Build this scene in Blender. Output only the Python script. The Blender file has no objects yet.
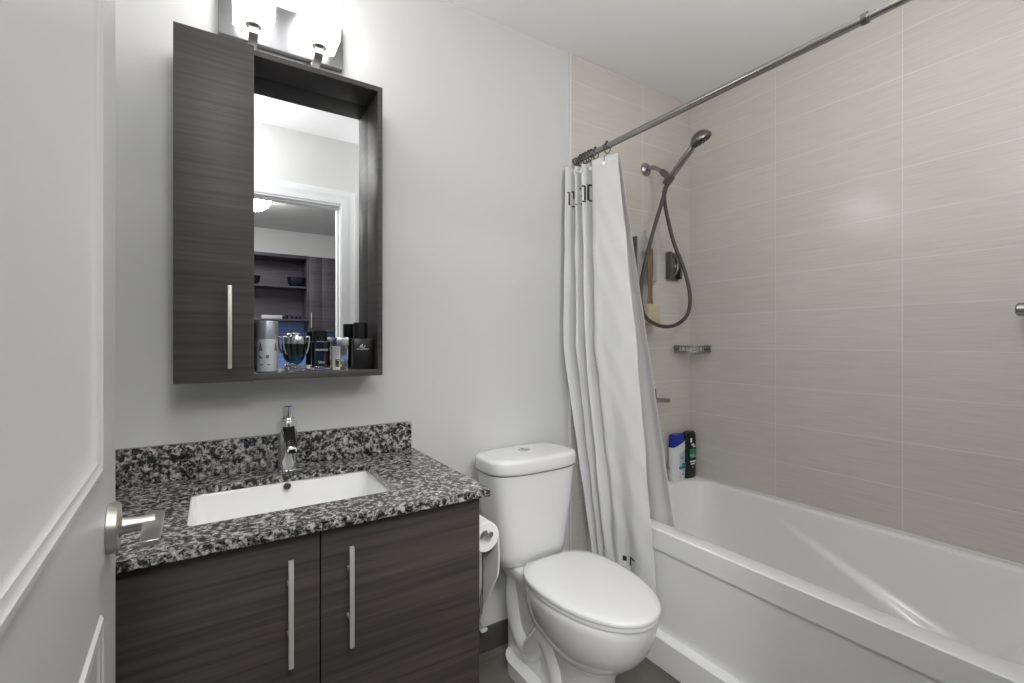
import bpy, bmesh, math, random
from mathutils import Vector, Matrix
random.seed(7)
S = bpy.context.scene
COL = S.collection

# ------------------------------------------------------------------ camera, world, exposure
cam_d = bpy.data.cameras.new('camera'); cam = bpy.data.objects.new('camera', cam_d); COL.objects.link(cam)
cam.location = (0, 0, 1.225)
cam.rotation_euler = (math.radians(90), 0, math.radians(-32.75))
cam_d.sensor_width = 36; cam_d.sensor_fit = 'HORIZONTAL'
cam_d.lens = 36 * 465.6 / 1024
cam_d.clip_start = 0.02; cam_d.clip_end = 50
S.camera = cam
w = bpy.data.worlds.new('world'); S.world = w; w.use_nodes = True
w.node_tree.nodes['Background'].inputs[0].default_value = (1, 1, 1, 1)
w.node_tree.nodes['Background'].inputs[1].default_value = 0.3
VS = S.view_settings
VS.view_transform = 'Standard'; VS.look = 'None'; VS.gamma = 1; VS.use_curve_mapping = False
VS.exposure = 0.0
VANITY_E = 8.0      # shades of the vanity lamp
HALL_E = 45.0        # dome in the hall
FILL_W = 17.0         # added fill lights in the bathroom, no fixtures

def lamp(name, loc, power, size, kind='AREA'):
    d = bpy.data.lights.new(name, kind); d.energy = power
    if kind == 'AREA': d.shape = 'DISK'; d.size = size
    else: d.shadow_soft_size = size/2
    o = bpy.data.objects.new(name, d); COL.objects.link(o); o.location = loc
    return o
lamp('room_fill', (0.07, 0.50, 2.27), FILL_W*.55, 0.18, 'POINT')  # added fill out of view above the doorway, no real lamp
lamp('room_fill', (1.25, 0.33, 2.10), FILL_W*.62, 0.24, 'POINT')  # second added fill, evens out the tub side
lamp('hall_fill', (0.15, -0.66, 2.49), 38.0, 0.8)  # added fill through the doorway for apron, toilet and floor
lamp('kitchen_fill', (-0.9, -1.5, 2.49), 50.0, 0.5)  # added fill, brightens the hall and kitchen in the reflection

# ------------------------------------------------------------------ materials
def srgb(r, g, b):
    f = lambda c: (c/255/12.92) if c/255 <= .04045 else ((c/255+.055)/1.055)**2.4
    return (f(r), f(g), f(b), 1)
def base(name, col, rough=.5, metal=0., **kw):
    m = bpy.data.materials.new(name); m.use_nodes = True
    b = m.node_tree.nodes['Principled BSDF']
    b.inputs['Base Color'].default_value = col
    b.inputs['Roughness'].default_value = rough
    b.inputs['Metallic'].default_value = metal
    for k, v in kw.items(): b.inputs[k.replace('_', ' ')].default_value = v
    return m
def N(m, t, **kw):
    n = m.node_tree.nodes.new(t)
    for k, v in kw.items(): setattr(n, k, v)
    return n
def L(m, a, b): m.node_tree.links.new(a, b)
def B(m): return m.node_tree.nodes['Principled BSDF']
def pos(m, scale=(1, 1, 1), loc=(0, 0, 0), rot=(0, 0, 0)):
    g = N(m, 'ShaderNodeNewGeometry'); mp = N(m, 'ShaderNodeMapping')
    mp.inputs['Scale'].default_value = scale; mp.inputs['Location'].default_value = loc; mp.inputs['Rotation'].default_value = rot
    L(m, g.outputs['Position'], mp.inputs['Vector']); return mp.outputs['Vector']
def noise(m, vec, scale=5, detail=3, rough=.5, dist=0):
    n = N(m, 'ShaderNodeTexNoise'); n.inputs['Scale'].default_value = scale; n.inputs['Detail'].default_value = detail
    n.inputs['Roughness'].default_value = rough; n.inputs['Distortion'].default_value = dist
    L(m, vec, n.inputs['Vector']); return n.outputs['Fac']
def ramp(m, fac, stops, interp='LINEAR'):
    r = N(m, 'ShaderNodeValToRGB'); r.color_ramp.interpolation = interp
    e = r.color_ramp.elements
    while len(e) < len(stops): e.new(.5)
    for i, (p, c) in enumerate(stops): e[i].position = p; e[i].color = c
    L(m, fac, r.inputs['Fac']); return r.outputs['Color']
def mix(m, fac, a, b, mode='MIX'):
    n = N(m, 'ShaderNodeMix', data_type='RGBA', blend_type=mode)
    if isinstance(fac, (int, float)): n.inputs[0].default_value = fac
    else: L(m, fac, n.inputs[0])
    for v, i in ((a, 6), (b, 7)):
        if isinstance(v, tuple): n.inputs[i].default_value = v
        else: L(m, v, n.inputs[i])
    return n.outputs[2]
def bump(m, h, strength=.2, dist=.001):
    b = N(m, 'ShaderNodeBump'); b.inputs['Strength'].default_value = strength; b.inputs['Distance'].default_value = dist
    L(m, h, b.inputs['Height']); L(m, b.outputs['Normal'], B(m).inputs['Normal'])

M = {}
def paint(name, col, rough):
    m = base(name, col, rough); bump(m, noise(m, pos(m), 160, 3), .12, .0006); M[name] = m
paint('wall_paint', srgb(208, 208, 207), .55)
paint('ceiling_paint', srgb(248, 248, 248), .8)
paint('hall_paint', srgb(222, 222, 222), .7)
paint('door_paint', srgb(202, 202, 202), .42)
paint('trim_paint', srgb(232, 232, 233), .3)
M['ceramic'] = base('ceramic', srgb(226, 226, 226), .12, Specular_IOR_Level=.5, Coat_Weight=.3, Coat_Roughness=.05)
M['seat_plastic'] = base('seat_plastic', srgb(224, 224, 224), .2)
M['acrylic'] = base('acrylic', srgb(243, 243, 243), .16)
M['sink_ceramic'] = base('sink_ceramic', srgb(240, 240, 240), .1)
m = M['chrome'] = base('chrome', (.80, .81, .83, 1), .07, 1.)
M['rod_metal'] = base('rod_metal', (.36, .345, .32, 1), .25, 1.)
m = M['nickel'] = base('nickel', (.50, .48, .45, 1), .38, 1., Anisotropic=.5)
m = M['brushed'] = base('brushed', (.70, .685, .66, 1), .36, 1.)
M['plate_metal'] = base('plate_metal', (.20, .20, .205, 1), .35, 1.)
M['fitting'] = base('fitting', (.36, .355, .35, 1), .22, 1.)
M['handle_satin'] = base('handle_satin', (.60, .575, .53, 1), .45, .6)
m = M['dark_chrome'] = base('dark_chrome', (.20, .19, .18, 1), .28, 1.)
m = M['hose_metal'] = base('hose_metal', (.15, .135, .12, 1), .4, 1.)
wv = N(m, 'ShaderNodeTexWave'); wv.inputs['Scale'].default_value = 160; wv.bands_direction = 'Z'; L(m, pos(m), wv.inputs['Vector'])
bump(m, wv.outputs['Fac'], .5, .001)
M['mirror_glass'] = base('mirror_glass', (.80, .81, .815, 1), .0, 1.)
M['black_plastic'] = base('black_plastic', (.006, .006, .007, 1), .25)
M['dark_gap'] = base('dark_gap', (.01, .01, .01, 1), .7)
M['white_ink'] = base('white_ink', (.8, .8, .8, 1), .5)
M['grey_ink'] = base('grey_ink', (.12, .12, .12, 1), .6)
M['curtain_ink'] = base('curtain_ink', (.035, .035, .04, 1), .8)
M['silver'] = base('silver', (.62, .64, .67, 1), .25, 1.)
M['clear_glass'] = base('clear_glass', (.95, .97, .98, 1), .02, 0., Transmission_Weight=1., IOR=1.45)
M['frosted_mirror'] = base('frosted_mirror', srgb(186, 188, 188), .3, .35)
M['paper'] = base('paper', srgb(238, 238, 236), .9)
bump(M['paper'], noise(M['paper'], pos(M['paper']), 300, 2), .3, .001)
M['caulk'] = base('caulk', srgb(222, 222, 218), .4)
M['wood_handle'] = base('wood_handle', srgb(122, 88, 62), .5)
mm = M['wood_handle']; L(mm, ramp(mm, noise(mm, pos(mm, (60, 60, 6)), 4, 3), [(.3, srgb(104, 80, 62)), (.7, srgb(140, 112, 88))]), B(mm).inputs['Base Color'])
M['sponge'] = base('sponge', srgb(192, 180, 152), .9); bump(M['sponge'], noise(M['sponge'], pos(M['sponge']), 220, 3), .6, .002)
M['bottle_white'] = base('bottle_white', srgb(226, 228, 230), .3)
M['cap_blue'] = base('cap_blue', srgb(18, 44, 150), .25)
M['bottle_green'] = base('bottle_green', srgb(10, 30, 24), .25)
M['label_green'] = base('label_green', srgb(46, 130, 84), .4)
M['label_teal'] = base('label_teal', srgb(30, 120, 140), .4)
M['label_pale'] = base('label_pale', srgb(186, 196, 210), .4)
M['can_grey'] = base('can_grey', srgb(158, 162, 170), .35, .55)
M['can_light'] = base('can_light', srgb(190, 194, 198), .4, .2)
M['burberry'] = base('burberry', srgb(20, 20, 20), .3)
M['pale_liquid'] = base('pale_liquid', srgb(228, 226, 190), .02, 0., Transmission_Weight=.9, IOR=1.36)
M['dark_glass'] = base('dark_glass', srgb(8, 10, 14), .04, 0., Coat_Weight=.6)
M['bowl_dark'] = base('bowl_dark', srgb(16, 20, 36), .15)
M['white_box'] = base('white_box', srgb(165, 165, 168), .5)

# dark laminate with a long horizontal grain
def laminate(name, dark, light, vertical=False):
    m = base(name, light, .5)
    sc = (2.2, 2.2, 95) if not vertical else (60, 60, 2.2)
    wob = noise(m, pos(m, (2.2, 2.2, 2.2)), 1.5, 2)
    v = pos(m, sc)
    ad = N(m, 'ShaderNodeVectorMath', operation='MULTIPLY_ADD')
    cb = N(m, 'ShaderNodeCombineXYZ'); L(m, wob, cb.inputs[2])
    L(m, cb.outputs[0], ad.inputs[0]); ad.inputs[1].default_value = (0, 0, 1.6); L(m, v, ad.inputs[2])
    f = noise(m, ad.outputs[0], 1.0, 8, .62, .3)
    c1 = ramp(m, f, [(.30, dark), (.70, light)])
    big = noise(m, pos(m, (.8, .8, 7)), 1.3, 3)
    c2 = mix(m, ramp(m, big, [(.35, (0, 0, 0, 1)), (.65, (1, 1, 1, 1))]), c1, mix(m, 1., c1, (.70, .69, .68, 1), 'MULTIPLY'))
    L(m, c2, B(m).inputs['Base Color'])
    bump(m, f, .12, .0008)
    M[name] = m
laminate('laminate', srgb(50, 45, 42), srgb(82, 75, 70))
laminate('laminate_bath', srgb(54, 51, 50), srgb(84, 80, 78))
laminate('laminate_kitchen', srgb(50, 46, 54), srgb(88, 82, 92))

# speckled granite
m = M['granite'] = base('granite', (.3, .3, .3, 1), .14)
v = pos(m, (1, 1, 1))
n1 = noise(m, v, 84, 5, .68, .5); n2 = noise(m, pos(m, (1, 1, 1), (3, 7, 1)), 80, 3, .6, .4)
c = ramp(m, n1, [(.40, srgb(22, 22, 23)), (.465, srgb(62, 62, 63)), (.51, srgb(110, 109, 107)), (.57, srgb(168, 166, 160)), (.70, srgb(208, 205, 198))])
c = mix(m, ramp(m, n2, [(.34, (1, 1, 1, 1)), (.41, (0, 0, 0, 1))]), c, srgb(34, 33, 33))
L(m, c, B(m).inputs['Base Color'])

# stacked beige linen tiles; axis = world coordinate that runs along the wall
def tiles(name, axis, u0):
    m = base(name, srgb(170, 164, 155), .17)
    g = N(m, 'ShaderNodeNewGeometry'); sp = N(m, 'ShaderNodeSeparateXYZ'); L(m, g.outputs['Position'], sp.inputs[0])
    cb = N(m, 'ShaderNodeCombineXYZ')
    au = N(m, 'ShaderNodeMath', operation='ADD'); au.inputs[1].default_value = -u0 + 4.7; L(m, sp.outputs[axis], au.inputs[0])
    az = N(m, 'ShaderNodeMath', operation='ADD'); az.inputs[1].default_value = -1.190 + 1.720; L(m, sp.outputs[2], az.inputs[0])
    L(m, au.outputs[0], cb.inputs[0]); L(m, az.outputs[0], cb.inputs[1])
    br = N(m, 'ShaderNodeTexBrick', offset=0.0, squash=1.0)
    br.inputs['Scale'].default_value = 1; br.inputs['Brick Width'].default_value = .47; br.inputs['Row Height'].default_value = .172
    br.inputs['Mortar Size'].default_value = .0016; br.inputs['Mortar Smooth'].default_value = .3; br.inputs['Bias'].default_value = 0
    br.inputs['Color1'].default_value = srgb(214, 208, 200); br.inputs['Color2'].default_value = srgb(210, 204, 196)
    br.inputs['Mortar'].default_value = srgb(224, 221, 215)
    L(m, cb.outputs[0], br.inputs['Vector'])
    sc = [7, 7, 7]; sc[2] = 260
    lin = noise(m, pos(m, tuple(sc)), 1, 4, .6)
    lin2 = noise(m, pos(m, (160, 160, 40)), 1, 2, .5)
    st = ramp(m, lin, [(.32, (.86, .855, .85, 1)), (.68, (1, 1, 1, 1))])
    col = mix(m, .75, br.outputs['Color'], st, 'MULTIPLY')
    L(m, col, B(m).inputs['Base Color'])
    hb = N(m, 'ShaderNodeMath', operation='MULTIPLY_ADD'); hb.inputs[1].default_value = -1.4; L(m, br.outputs['Fac'], hb.inputs[0])
    ha = N(m, 'ShaderNodeMath', operation='ADD'); L(m, lin, ha.inputs[0]); L(m, lin2, ha.inputs[1])
    L(m, ha.outputs[0], hb.inputs[2])
    bump(m, hb.outputs[0], .14, .001)
    M[name] = m
tiles('tile_right', 1, 1.148)
tiles('tile_back', 0, 1.812)

m = M['floor_tile'] = base('floor_tile', srgb(96, 92, 86), .35)
br = N(m, 'ShaderNodeTexBrick', offset=0.0); br.inputs['Scale'].default_value = 1; br.inputs['Brick Width'].default_value = .6; br.inputs['Row Height'].default_value = .3
br.inputs['Mortar Size'].default_value = .0015
L(m, pos(m, (1, 1, 1), (.12, .245, 0)), br.inputs['Vector'])
nn = noise(m, pos(m, (1, 1, 1)), 6, 6, .6)
cc = ramp(m, nn, [(.3, srgb(92, 88, 82)), (.7, srgb(120, 116, 109))])
L(m, mix(m, br.outputs['Fac'], cc, srgb(70, 67, 63)), B(m).inputs['Base Color'])
m = M['base_tile'] = base('base_tile', srgb(74, 71, 66), .35)
L(m, ramp(m, noise(m, pos(m, (1, 1, 1)), 8, 6, .6), [(.3, srgb(66, 63, 58)), (.7, srgb(88, 84, 78))]), B(m).inputs['Base Color'])

def cloth(name, col, tr):
    m = base(name, col, .85)
    b = B(m); t = N(m, 'ShaderNodeBsdfTranslucent'); t.inputs[0].default_value = col
    mx = N(m, 'ShaderNodeMixShader'); mx.inputs[0].default_value = tr
    L(m, b.outputs[0], mx.inputs[1]); L(m, t.outputs[0], mx.inputs[2])
    L(m, mx.outputs[0], m.node_tree.nodes['Material Output'].inputs[0])
    bump(m, noise(m, pos(m), 40, 4, .6), .25, .004)
    M[name] = m
cloth('curtain_cloth', srgb(243, 243, 242), .25)
cloth('liner_cloth', srgb(240, 240, 240), .55)

def emit(name, col, e, rough=.3):
    m = base(name, (.85, .85, .85, 1), rough); b = B(m)
    b.inputs['Emission Color'].default_value = col; b.inputs['Emission Strength'].default_value = e
    M[name] = m
emit('lamp_glass', (1, .99, .975, 1), VANITY_E)
emit('hall_glass', (1, .98, .95, 1), HALL_E)
M['splash_blue_lit'] = base('splash_blue_lit', srgb(106, 132, 186), .25)  # blue light on the backsplash is put into the tile colour
m = M['splash_blue_lit']; bk = N(m, 'ShaderNodeTexBrick', offset=0.); bk.inputs['Scale'].default_value = 1; bk.inputs['Brick Width'].default_value = .15; bk.inputs['Row Height'].default_value = .06; bk.inputs['Mortar Size'].default_value = .002
bk.inputs['Color1'].default_value = srgb(96, 122, 178); bk.inputs['Color2'].default_value = srgb(104, 130, 184); bk.inputs['Mortar'].default_value = srgb(140, 158, 196)
g = N(m, 'ShaderNodeNewGeometry'); s_ = N(m, 'ShaderNodeSeparateXYZ'); c_ = N(m, 'ShaderNodeCombineXYZ'); L(m, g.outputs['Position'], s_.inputs[0]); L(m, s_.outputs[0], c_.inputs[0]); L(m, s_.outputs[2], c_.inputs[1]); L(m, c_.outputs[0], bk.inputs['Vector']); L(m, bk.outputs['Color'], B(m).inputs['Base Color'])

# perfume cup: the glass runs from black through blue to clear at its own base
m = M['cup_glass'] = base('cup_glass', srgb(10, 40, 70), .05, 0., Coat_Weight=.5)
g = N(m, 'ShaderNodeNewGeometry'); s_ = N(m, 'ShaderNodeSeparateXYZ'); L(m, g.outputs['Position'], s_.inputs[0])
mr = N(m, 'ShaderNodeMapRange'); mr.inputs[1].default_value = 1.155; mr.inputs[2].default_value = 1.225; L(m, s_.outputs[2], mr.inputs[0])
L(m, ramp(m, mr.outputs[0], [(0, srgb(50, 130, 166)), (.25, srgb(12, 56, 84)), (.55, srgb(5, 7, 12))]), B(m).inputs['Base Color'])

# ------------------------------------------------------------------ mesh helpers
def box(bm, x0, x1, y0, y1, z0, z1, bev=0, seg=2, mat=None):
    vs = [bm.verts.new((x, y, z)) for x in (x0, x1) for y in (y0, y1) for z in (z0, z1)]
    q = [(0, 1, 3, 2), (4, 6, 7, 5), (0, 4, 5, 1), (2, 3, 7, 6), (0, 2, 6, 4), (1, 5, 7, 3)]
    fs = [bm.faces.new([vs[i] for i in f]) for f in q]
    if bev > 0:
        es = list({e for f in fs for e in f.edges})
        r = bmesh.ops.bevel(bm, geom=es, offset=bev, segments=seg, profile=.5, affect='EDGES', clamp_overlap=True)
        vs = list({v for f in r['faces'] for v in f.verts} | {v for v in vs if v.is_valid})
    if mat is not None:
        for v in vs: v.co = mat @ v.co
    return bm
def rings(bm, rs, caps=(True, True), closed=True):
    prev = None; first = None
    for r in rs:
        cur = [bm.verts.new(p) for p in r]
        if prev:
            n = len(cur)
            for i in range(n if closed else n - 1):
                bm.faces.new((prev[i], prev[(i+1) % n], cur[(i+1) % n], cur[i]))
        else: first = cur
        prev = cur
    if caps[0]: bm.faces.new(first[::-1])
    if caps[1]: bm.faces.new(prev)
    return bm
def frame_of(d):
    d = Vector(d).normalized(); a = Vector((0, 0, 1)) if abs(d.z) < .9 else Vector((1, 0, 0))
    u = d.cross(a).normalized(); return u, d.cross(u).normalized()
def tube(bm, pts, r, n=12, caps=True):
    pts = [Vector(p) for p in pts]
    rr = r if isinstance(r, (list, tuple)) else [r] * len(pts)
    u = None; out = []
    for i, p in enumerate(pts):
        d = (pts[min(i+1, len(pts)-1)] - pts[max(i-1, 0)]).normalized()
        if u is None: u, _ = frame_of(d)
        u = (u - d * u.dot(d)).normalized(); v = d.cross(u)
        out.append([p + (u * math.cos(t) + v * math.sin(t)) * rr[i] for t in [2*math.pi*k/n for k in range(n)]])
    return rings(bm, out, (caps, caps))
def lathe(bm, prof, c=(0, 0, 0), axis=(0, 0, 1), n=32, caps=True):
    c = Vector(c); d = Vector(axis).normalized(); u, v = frame_of(d)
    return rings(bm, [[c + d * h + (u * math.cos(t) + v * math.sin(t)) * max(r, 1e-5) for t in [2*math.pi*k/n for k in range(n)]] for r, h in prof], (caps, caps))
def catmull(P, n=8):
    P = [Vector(p) for p in P]; out = []
    for i in range(len(P)-1):
        p0 = P[max(i-1, 0)]; p1 = P[i]; p2 = P[i+1]; p3 = P[min(i+2, len(P)-1)]
        for k in range(n):
            t = k/n
            out.append(.5*((2*p1)+(p2-p0)*t+(2*p0-5*p1+4*p2-p3)*t*t+(-p0+3*p1-3*p2+p3)*t**3))
    out.append(P[-1]); return out
def wpos(o):
    v = Vector((0, 0, 0))
    while o: v += o.location; o = o.parent
    return v
def obj(name, bm, mat, parent=None, smooth=True, angle=35, base_origin=None):
    bmesh.ops.recalc_face_normals(bm, faces=bm.faces)
    xs = [v.co for v in bm.verts]
    lo = Vector([min(c[i] for c in xs) for i in range(3)]); hi = Vector([max(c[i] for c in xs) for i in range(3)])
    o0 = (lo + hi) / 2
    if parent is None: o0.z = lo.z
    bmesh.ops.translate(bm, verts=bm.verts, vec=-o0)
    me = bpy.data.meshes.new(name); bm.to_mesh(me); bm.free()
    if isinstance(mat, (list, tuple)):
        for k in mat: me.materials.append(M[k])
    else: me.materials.append(M[mat])
    o = bpy.data.objects.new(name, me); COL.objects.link(o)
    if parent: o.parent = parent; o.location = o0 - wpos(parent)
    else: o.location = o0
    if smooth:
        me.shade_smooth(); me.set_sharp_from_angle(angle=math.radians(angle))
    return o
def nb(): return bmesh.new()
def thing(name, label, cat, loc=(0, 0, 0), group=None):
    o = bpy.data.objects.new(name, None); COL.objects.link(o); o.location = loc; o.empty_display_size = .05
    o['label'] = label; o['category'] = cat
    if group: o['group'] = group
    return o
def tag(o, label, cat, group=None):
    o['label'] = label; o['category'] = cat
    if group: o['group'] = group
    return o
def struct(name, bm, mat, **kw):
    o = obj(name, bm, mat, **kw)
    if 'parent' not in kw: o['kind'] = 'structure'
    return o
def rrect(x0, x1, y0, y1, z, r, n=6):
    out = []
    for cx, cy, a0 in ((x1-r, y1-r, 0), (x0+r, y1-r, 90), (x0+r, y0+r, 180), (x1-r, y0+r, 270)):
        for k in range(n+1):
            a = math.radians(a0 + 90*k/n); out.append((cx + r*math.cos(a), cy + r*math.sin(a), z))
    return out
def text_bm(txt, size, origin, xdir, ydir, thick=.0004, spacing=1.0):
    cu = bpy.data.curves.new('t', 'FONT'); cu.body = txt; cu.size = size; cu.extrude = thick; cu.space_character = spacing
    cu.align_x = 'CENTER'; cu.resolution_u = 3
    t = bpy.data.objects.new('t', cu); COL.objects.link(t)
    dg = bpy.context.evaluated_depsgraph_get(); dg.update()
    me = bpy.data.meshes.new_from_object(t.evaluated_get(dg)); bm = nb(); bm.from_mesh(me)
    x = Vector(xdir).normalized(); y = Vector(ydir).normalized(); z = x.cross(y)
    mt = Matrix.Translation(origin) @ Matrix((x, y, z)).transposed().to_4x4()
    bmesh.ops.transform(bm, matrix=mt, verts=bm.verts)
    bpy.data.objects.remove(t); bpy.data.meshes.remove(me); bpy.data.curves.remove(cu)
    return bm
def strip(bm, pts, wdt, y, depth=.0008):      # pen stroke in the XZ plane facing -Y
    P = [Vector((p[0], y, p[1])) for p in pts]
    for a, b in zip(P[:-1], P[1:]):
        d = (b - a).normalized(); nrm = Vector((d.z, 0, -d.x)) * wdt/2
        e = d * wdt * .3
        q = [a - e - nrm, a - e + nrm, b + e + nrm, b + e - nrm]
        f0 = [bm.verts.new(p) for p in q]; f1 = [bm.verts.new(p + Vector((0, depth, 0))) for p in q]
        bm.faces.new(f0); bm.faces.new(f1[::-1])
        for i in range(4): bm.faces.new((f0[i], f0[(i+1) % 4], f1[(i+1) % 4], f1[i]))

# ------------------------------------------------------------------ room shell
H = 2.512; BY = 1.612; TX = 2.183; NY = .095
b = nb(); box(b, -.37, 2.30, -.01, 1.74, -.08, 0); struct('floor', b, 'floor_tile')
b = nb(); box(b, -.37, 2.30, -.01, 1.74, H, H+.1); struct('ceiling', b, 'ceiling_paint')
b = nb(); box(b, -.25, 1.345, BY, 1.74, 0, H); struct('wall_back', b, 'wall_paint')
b = nb(); box(b, 1.345, 2.30, 1.608, 1.74, 0, H); struct('wall_shower', b, 'tile_back')
b = nb(); box(b, TX, 2.30, NY, 1.608, 0, H); struct('wall_right', b, 'tile_right')
b = nb(); box(b, -.37, -.25, NY, 1.74, 0, H); struct('wall_left', b, 'wall_paint')
b = nb(); box(b, -.37, -.12, -.01, NY, 0, H); box(b, .706, 2.30, -.01, NY, 0, H); box(b, -.12, .706, -.01, NY, 2.11, H)
struct('wall_front', b, 'wall_paint')
b = nb(); box(b, 1.337, 1.346, 1.602, 1.6121, .0, H, .0015); struct('trim_1', b, 'caulk')          # white edge bead of the tiling
b = nb(); box(b, 2.173, TX, .115, 1.605, .500, .512, .003); struct('trim_2', b, 'caulk')
b = nb(); box(b, .60, 1.337, 1.600, BY, 0, .094, .001); struct('baseboard_back', b, 'base_tile')
b = nb(); box(b, .80, 1.40, NY, .122, 0, .094, .001); struct('baseboard_front', b, 'base_tile')
# door lining and casing
b = nb(); box(b, .686, .706, -.01, NY, 0, 2.11, .001); box(b, -.12, -.10, -.01, NY, 0, 2.11, .001); box(b, -.10, .686, -.01, NY, 2.09, 2.11, .001)
box(b, .674, .686, .02, .06, 0, 2.09, .001); box(b, -.10, .674, .02, .06, 2.078, 2.09, .001)
struct('trim_3', b, 'trim_paint')
b = nb()
def casing(b, y0, s):
    prof = [(0, 0), (0, .007), (.004, .010), (.014, .010), (.018, .012), (.050, .013), (.056, .017), (.084, .018), (.088, .014), (.088, 0)]
    rings(b, [[(.690+a, y0+s*d, 0) for a, d in prof], [(.690+a, y0+s*d, 2.100+a) for a, d in prof], [(-.104-a, y0+s*d, 2.100+a) for a, d in prof]] +
          ([[(-.104-a, y0+s*d, 0) for a, d in prof]] if s < 0 else []))
casing(b, NY, 1); struct('trim_4', b, 'trim_paint')
b = nb(); casing(b, -.01, -1); struct('trim_5', b, 'trim_paint')

# hall beyond the doorway, seen in the mirror
b = nb(); box(b, -2.4, 3.2, -2.87, -.01, -.08, 0); struct('floor_hall', b, 'base_tile')
b = nb(); box(b, -2.4, 3.2, -2.87, -.01, H, H+.1); struct('ceiling_hall', b, 'hall_paint')
b = nb(); box(b, -2.4, 3.2, -2.87, -2.77, 0, H); struct('wall_kitchen', b, 'hall_paint')
b = nb(); box(b, -2.4, -2.3, -2.77, -.01, 0, H); struct('wall_hall_left', b, 'hall_paint')
b = nb(); box(b, 3.1, 3.2, -2.77, -.01, 0, H); struct('wall_hall_right', b, 'hall_paint')
b = nb(); box(b, -2.3, -.37, -.01, NY, 0, H); box(b, 2.30, 3.1, -.01, NY, 0, H); struct('wall_hall_front', b, 'hall_paint')
b = nb(); box(b, -.8, 2.0, -2.77, -2.762, .92, 1.50); struct('trim_6', b, 'splash_blue_lit')

# ------------------------------------------------------------------ open panelled door at the left
DM = Matrix(((1, -.0377, 0, -.0894), (0, 1, 0, 0), (0, 0, 1, 0), (0, 0, 0, 1)))   # near-90 degree swing
ang = math.atan(.0377)
def dpt(off, y, z):      # off = distance out of the visible face (+X side)
    return Vector((-.0894 - .0377*y + off*math.cos(ang), y + off*math.sin(ang), z))
def door_face(b, y0, y1, z0, z1, panels):
    # front face with moulded openings; each panel: steps of inset and height
    prof = [(0, 0), (.004, .0035), (.012, .0045), (.017, .0020), (.022, .0018), (.028, -.0015), (.040, -.0050), (.048, -.0075)]
    ys = sorted({y0, y1} | {p[0] for p in panels} | {p[1] for p in panels})
    zs = sorted({z0, z1} | {p[2] for p in panels} | {p[3] for p in panels})
    V = {(i, j): b.verts.new(dpt(0, y, z)) for i, y in enumerate(ys) for j, z in enumerate(zs)}
    for i in range(len(ys)-1):
        for j in range(len(zs)-1):
            hole = any(p[0] <= ys[i] and ys[i+1] <= p[1] and p[2] <= zs[j] and zs[j+1] <= p[3] for p in panels)
            if not hole: b.faces.new((V[i, j], V[i+1, j], V[i+1, j+1], V[i, j+1]))
    for (a, c, d, e) in panels:
        prev = None
        for ins, h in prof:
            cur = [b.verts.new(dpt(h, y, z)) for y, z in ((a+ins, d+ins), (c-ins, d+ins), (c-ins, e-ins), (a+ins, e-ins))]
            if prev:
                for k in range(4): b.faces.new((prev[k], prev[(k+1) % 4], cur[(k+1) % 4], cur[k]))
            prev = cur
        b.faces.new(prev)
door = nb()
Y0, Y1 = .13, .921
door_face(door, Y0, Y1, .012, 2.06, [(.26, .768, 1.055, 1.95), (.26, .772, .22, .882)])
# core, edges and back
for y0, y1, z0, z1 in ((Y0, Y1, .012, 2.06),):
    vs = [dpt(0, y, z) for y, z in ((y0, z0), (y1, z0), (y1, z1), (y0, z1))]; bk = [dpt(-.035, y, z) for y, z in ((y0, z0), (y1, z0), (y1, z1), (y0, z1))]
    A_ = [door.verts.new(p) for p in vs]; B_ = [door.verts.new(p) for p in bk]
    for k in range(4): door.faces.new((A_[k], A_[(k+1) % 4], B_[(k+1) % 4], B_[k]))
    door.faces.new(B_)
bmesh.ops.remove_doubles(door, verts=door.verts, dist=.0002)
d1 = obj('door_1', door, 'door_paint', angle=25); d1['kind'] = 'structure'
b = nb(); c0 = dpt(0, .838, .968); nx = Vector((math.cos(ang), math.sin(ang), 0))
lathe(b, [(.0325, 0), (.034, .001), (.034, .0115), (.033, .0125), (0, .0125)], c0, nx, 48, False); lh = obj('door_handle', b, 'nickel', d1)
b = nb()
tube(b, [c0 + nx*.0125, c0 + nx*.016, c0 + nx*.022, c0 + nx*.040, c0 + nx*.052], [.0155, .0115, .0105, .0100, .0105], 24)
obj('neck', b, 'nickel', lh)
b = nb()
t_ = Vector((-.0377, 1, 0)).normalized()
cl = c0 + nx*.050
def lv(a, s, z): return cl + t_*a + nx*s + Vector((0, 0, z))
rs = []
for a, w0, w1 in ((.034, -.011, .011), (.032, -.0118, .0118), (-.04, -.0112, .0112), (-.088, -.0102, .0102), (-.092, -.0095, .0095)):
    rs.append([lv(a, w0, -.004), lv(a, w1, -.004), lv(a, w1, .004), lv(a, w0, .004)])
rings(b, rs); bmesh.ops.bevel(b, geom=list(b.edges), offset=.0008, segments=1, affect='EDGES', clamp_overlap=True)
obj('lever', b, 'nickel', lh)
b = nb(); e0 = dpt(-.0175, Y1, .96); box(b, e0.x-.011, e0.x+.011, Y1-.001, Y1+.0015, .90, 1.02, .0005); obj('latch_plate', b, 'nickel', d1)
for hz in (.25, 1.05, 1.85):
    b = nb(); p = dpt(.004, Y0-.004, hz); tube(b, [p - Vector((0, 0, .045)), p + Vector((0, 0, .045))], .005); obj('hinge', b, 'nickel', d1)

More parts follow.
